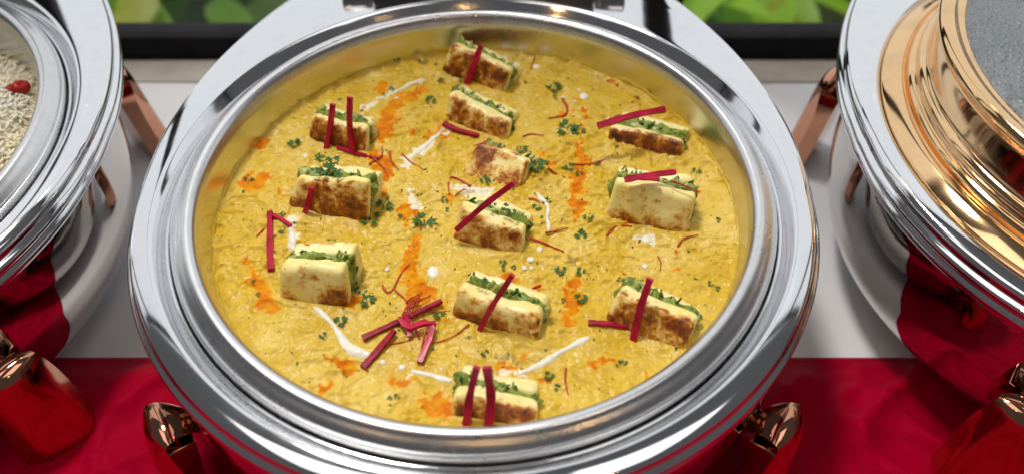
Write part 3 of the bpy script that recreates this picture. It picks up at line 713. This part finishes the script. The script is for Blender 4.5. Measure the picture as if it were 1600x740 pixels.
# ------------------------------------------------------------------ parsley
def parsley_mesh(seed):
    rs = random.Random(seed); V = []; F = []
    def leaflet(cx, cy, ang, L):
        b = len(V); n = 9; V.append((cx, cy, rs.uniform(.0, .12)))
        for i in range(n):
            t = i / (n - 1) * 2 - 1; an = ang + t * 1.35; r = L * (1 - .35 * abs(t)) * (1.0 if i % 2 == 0 else .62)
            V.append((cx + r * math.cos(an), cy + r * math.sin(an), .14 + .22 * rs.uniform(-.4, 1) * (1 if i % 2 else .6)))
        for i in range(n - 1): F.append((b, b + 1 + i, b + 2 + i))
    k = rs.choice((2, 3, 3, 4))
    for i in range(k):
        an = i * 2 * math.pi / k + rs.uniform(-.5, .5); leaflet(.22 * math.cos(an), .22 * math.sin(an), an, rs.uniform(.55, .95))
    # stalk
    b = len(V); an = rs.uniform(0, 6.28)
    for i in range(3):
        for s in (-1, 1): V.append((-.35 * i * math.cos(an) + s * .05 * math.sin(an), -.35 * i * math.sin(an) - s * .05 * math.cos(an), .1 + .03 * i))
    F += [(b, b + 1, b + 3, b + 2), (b + 2, b + 3, b + 5, b + 4)]
    return mesh('parsley_leaf', V, F)
PM = [parsley_mesh(s) for s in range(9)]
random.seed(3)
PL = [(673,160,10),(865,137,12),(885,205,17),(905,207,12),(460,225,11),(600,322,13),(578,350,13),(583,341,10),(627,342,9),(663,347,16),(574,470,13),(532,502,10),(680,482,9),(686,494,9),(908,465,11),(858,587,9),(877,422,10),
      (908,424,8),(918,345,9),(908,370,10),(815,237,9),(848,257,8),(838,263,12),(690,127,7),(758,552,8),(785,412,6),(803,418,5),(785,420,6),(695,315,6),(855,318,8),(838,325,8),(388,280,8),(545,445,6),(560,455,6),
      (497,244,5),(610,330,5),(655,305,5),(890,262,9),(935,258,7),(905,272,6),(1088,268,8),(1122,345,5),(1065,312,4),(1110,447,6),(1122,452,5),(966,568,6),(975,566,5),(870,605,6),(540,388,4),(443,338,4),(442,362,6),(620,98,5),(612,140,5),(600,150,4),
      (880,470,4),(770,378,4),(505,525,7),(620,620,5),(608,622,4),(1000,378,4),(700,330,5),(868,155,4),(825,128,6),(722,128,5),(430,398,4),(395,440,4),(403,460,4),(800,300,5),(757,285,8),(763,290,6)]
SHORT = ['paneer by the far pan wall', 'paneer behind the flat one', 'flat golden paneer', 'two strip browned paneer', 'paneer with parsley heap', 'middle paneer', 'deeply browned low paneer', 'large pale paneer', 'pale paneer without strip', 'brown edged paneer', 'golden crusted paneer', 'half sunk paneer']
for px, py, s in PL:
    p = on_sauce(px, py, .0004); o = obj('parsley_leaf', random.choice(PM), M['herb'], None, p); k_ = s * pxm(px, py) * 1.3
    o.scale = (k_ * random.uniform(.85, 1.15), k_ * random.uniform(.85, 1.15), k_ * .9); o.rotation_euler = (random.uniform(-.15, .15), random.uniform(-.15, .15), random.uniform(0, 6.28))
    near = min(range(12), key=lambda q_: (Vector(frames[q_][0]) - p).length)
    size = 'large' if s >= 12 else ('medium' if s >= 8 else 'tiny')
    tag(o, f'{size} chopped parsley leaf on the curry near the {SHORT[near]}', 'parsley', 'chopped parsley on the curry')
def sprig(px, py, z, s, label, tilt=0.):
    p = at(px, py, SZ + z); o = obj('parsley_leaf', random.choice(PM), M['herb'], None, p); k_ = s * pxm(px, py)
    o.scale = (k_, k_, k_); o.rotation_euler = (tilt, random.uniform(-.2, .2), random.uniform(0, 6.28)); tag(o, label, 'parsley', 'parsley on the paneer')
for px, py, s in ((505,250,13),(522,253,12),(512,266,14),(492,268,8),(530,273,10)): sprig(px, py, .030, s, 'parsley sprig heaped on the dark browned paneer with one strip')
for px, py, s in ((770,322,9),(790,325,11),(800,332,9)): sprig(px, py, .022, s, 'parsley bit on the filling of the middle paneer')
for px, py, s in ((836,262,13),(845,252,9)): sprig(px, py, .010, s, 'parsley sprig at the end of the flat golden paneer')
for px, py, s in ((757,440,7),(745,436,7)): sprig(px, py, .026, s, 'parsley bit on top of the brown edged paneer')
sprig(970, 437, .026, 8, 'parsley bit on the top corner of the golden crusted paneer')
# browned onion bits near the far wall
on_m = box('onion_bit', 2, 1.1, .7, .25, 2)
for px, py, s in ((656,98,6),(662,101,4),(996,154,6),(988,161,4),(964,133,4),(950,126,4),(545,124,3)):
    p = on_sauce(px, py, .0006); o = obj('onion_bit', on_m, M['onion'], None, p); k_ = s * pxm(px, py) * .5; o.scale = (k_, k_, k_); o.rotation_euler = (random.uniform(-.3, .3), random.uniform(-.3, .3), random.uniform(0, 3))
    tag(o, 'tiny browned onion bit on the curry by the far pan wall', 'onion', 'browned onion bits')
# fine chopped herb flecks, too small to pick apart
V = []; F = []; rs = random.Random(4); mb = PM[0]
for i in range(330):
    r = .183 * math.sqrt(rs.random()); t = rs.uniform(0, 6.283); x, y = r * math.cos(t), r * math.sin(t); s = rs.uniform(.0005, .0013) if rs.random() < .85 else rs.uniform(.0013, .0022)
    V.append((x, y, s, rs.uniform(0, 6.28)))
arr = np.array(V); zz = SZ + sauce_h(arr[:, 0], arr[:, 1]); V2 = []
for (x, y, s, a), z in zip(V, zz):
    b = len(V2); ca, sa = math.cos(a), math.sin(a); el = rs.uniform(.35, 1)
    for u, w, h in ((-1, -.5, .0003), (.2, -.8, .0005), (1, .1, .0004), (-.2, .7, .0003), (0, 0, .0009)): V2.append((x + s * (u * ca - w * el * sa), y + s * (u * sa + w * el * ca), z + h))
    F += [(b, b + 1, b + 4), (b + 1, b + 2, b + 4), (b + 2, b + 3, b + 4), (b + 3, b, b + 4)]
hf = obj('herb_flecks', mesh('herb_flecks', V2, F), M['herb'], curry); hf.location = (0, 0, -SZ); hf['kind'] = 'stuff'

# ------------------------------------------------------------------ rice
rice = empty('rice', (CL[0], CL[1], -.030)); tag(rice, 'cooked long grain white rice filling the neighbouring pan', 'rice')
def rice_h(x, y): return -.012 + .006 * fbm(x * 22, y * 22, 3, 2) - .018 * sstep(.13, .186, np.hypot(x, y))
RX, RY = np.meshgrid(np.linspace(-.185, .185, 90), np.linspace(-.185, .185, 90), indexing='ij'); ins = np.hypot(RX, RY) < .185
v = []; f = []
nr = 40; na = 120
for i in range(na):
    t = 2 * math.pi * i / na
    for j in range(nr): r = .1845 * j / (nr - 1); v.append((r * math.cos(t), r * math.sin(t), 0))
v = np.array(v); v[:, 2] = rice_h(v[:, 0], v[:, 1]) - .002
o = obj('rice_bed', mesh('rice_bed', v, gridfaces(na, nr, True)), M['rice'], rice); o.location = (0, 0, .030)
V = []; F = []; rs = random.Random(8); Ng = 9000
pos = []
for i in range(Ng):
    r = .184 * math.sqrt(rs.random()); t = rs.uniform(0, 6.283); pos.append((r * math.cos(t), r * math.sin(t)))
pos = np.array(pos); hz = rice_h(pos[:, 0], pos[:, 1])
ringp = [(-1, .15), (-.6, .85), (.0, 1.), (.6, .85), (1, .15)]
for (x, y), z in zip(pos, hz):
    L = rs.uniform(.0030, .0044); w = rs.uniform(.0011, .0015); a = rs.uniform(0, 6.283); e_ = rs.gauss(0, .22); bend = rs.uniform(-.3, .3); zc = z + rs.uniform(-.001, .0028)
    ca, sa, ce, se = math.cos(a), math.sin(a), math.cos(e_), math.sin(e_); b = len(V)
    for u, k_ in ringp:
        for j in range(4):
            an = j * math.pi / 2 + .6; lx, ly, lz = u * L, k_ * w * math.cos(an) + bend * w * 2 * (u * u - .5), k_ * w * math.sin(an)
            X_ = lx * ce - lz * se; Z_ = lx * se + lz * ce; V.append((x + X_ * ca - ly * sa, y + X_ * sa + ly * ca, zc + Z_))
    for i in range(4):
        for j in range(4): F.append((b + i * 4 + j, b + i * 4 + (j + 1) % 4, b + (i + 1) * 4 + (j + 1) % 4, b + (i + 1) * 4 + j))
    F.append((b, b + 3, b + 2, b + 1)); F.append((b + 16, b + 17, b + 18, b + 19))
o = obj('rice_grains', mesh('rice_grains', V, F), M['rice'], rice); o.location = (0, 0, .030); o['kind'] = 'stuff'
bm_ = lathe('berry', smooth_profile([(0, -1), (.6, -.8), (1, -.1), (.85, .55), (.45, .8), (.2, .72), (0, .7)], 3), 20)
for px, py, s, lab in ((22,117,13,'glossy dark red berry resting on the white rice by the pan wall'), (9,121,8,'smaller red berry touching the glossy berry on the rice'), (34,213,7,'dried dark red barberry among the rice grains')):
    p = at(px, py, -.008); k_ = s * pxm(px, py, -.008)
    x_, y_ = p.x - CL[0], p.y - CL[1]; p.z = float(rice_h(np.array([x_]), np.array([y_]))[0]) + k_ * .6
    o = obj('berry', bm_, M['berry'], None, p); o.scale = (k_, k_ * .8, k_ * .75); o.rotation_euler = (.4, .3, random.uniform(0, 3)); tag(o, lab, 'berry', 'red berries on the rice')
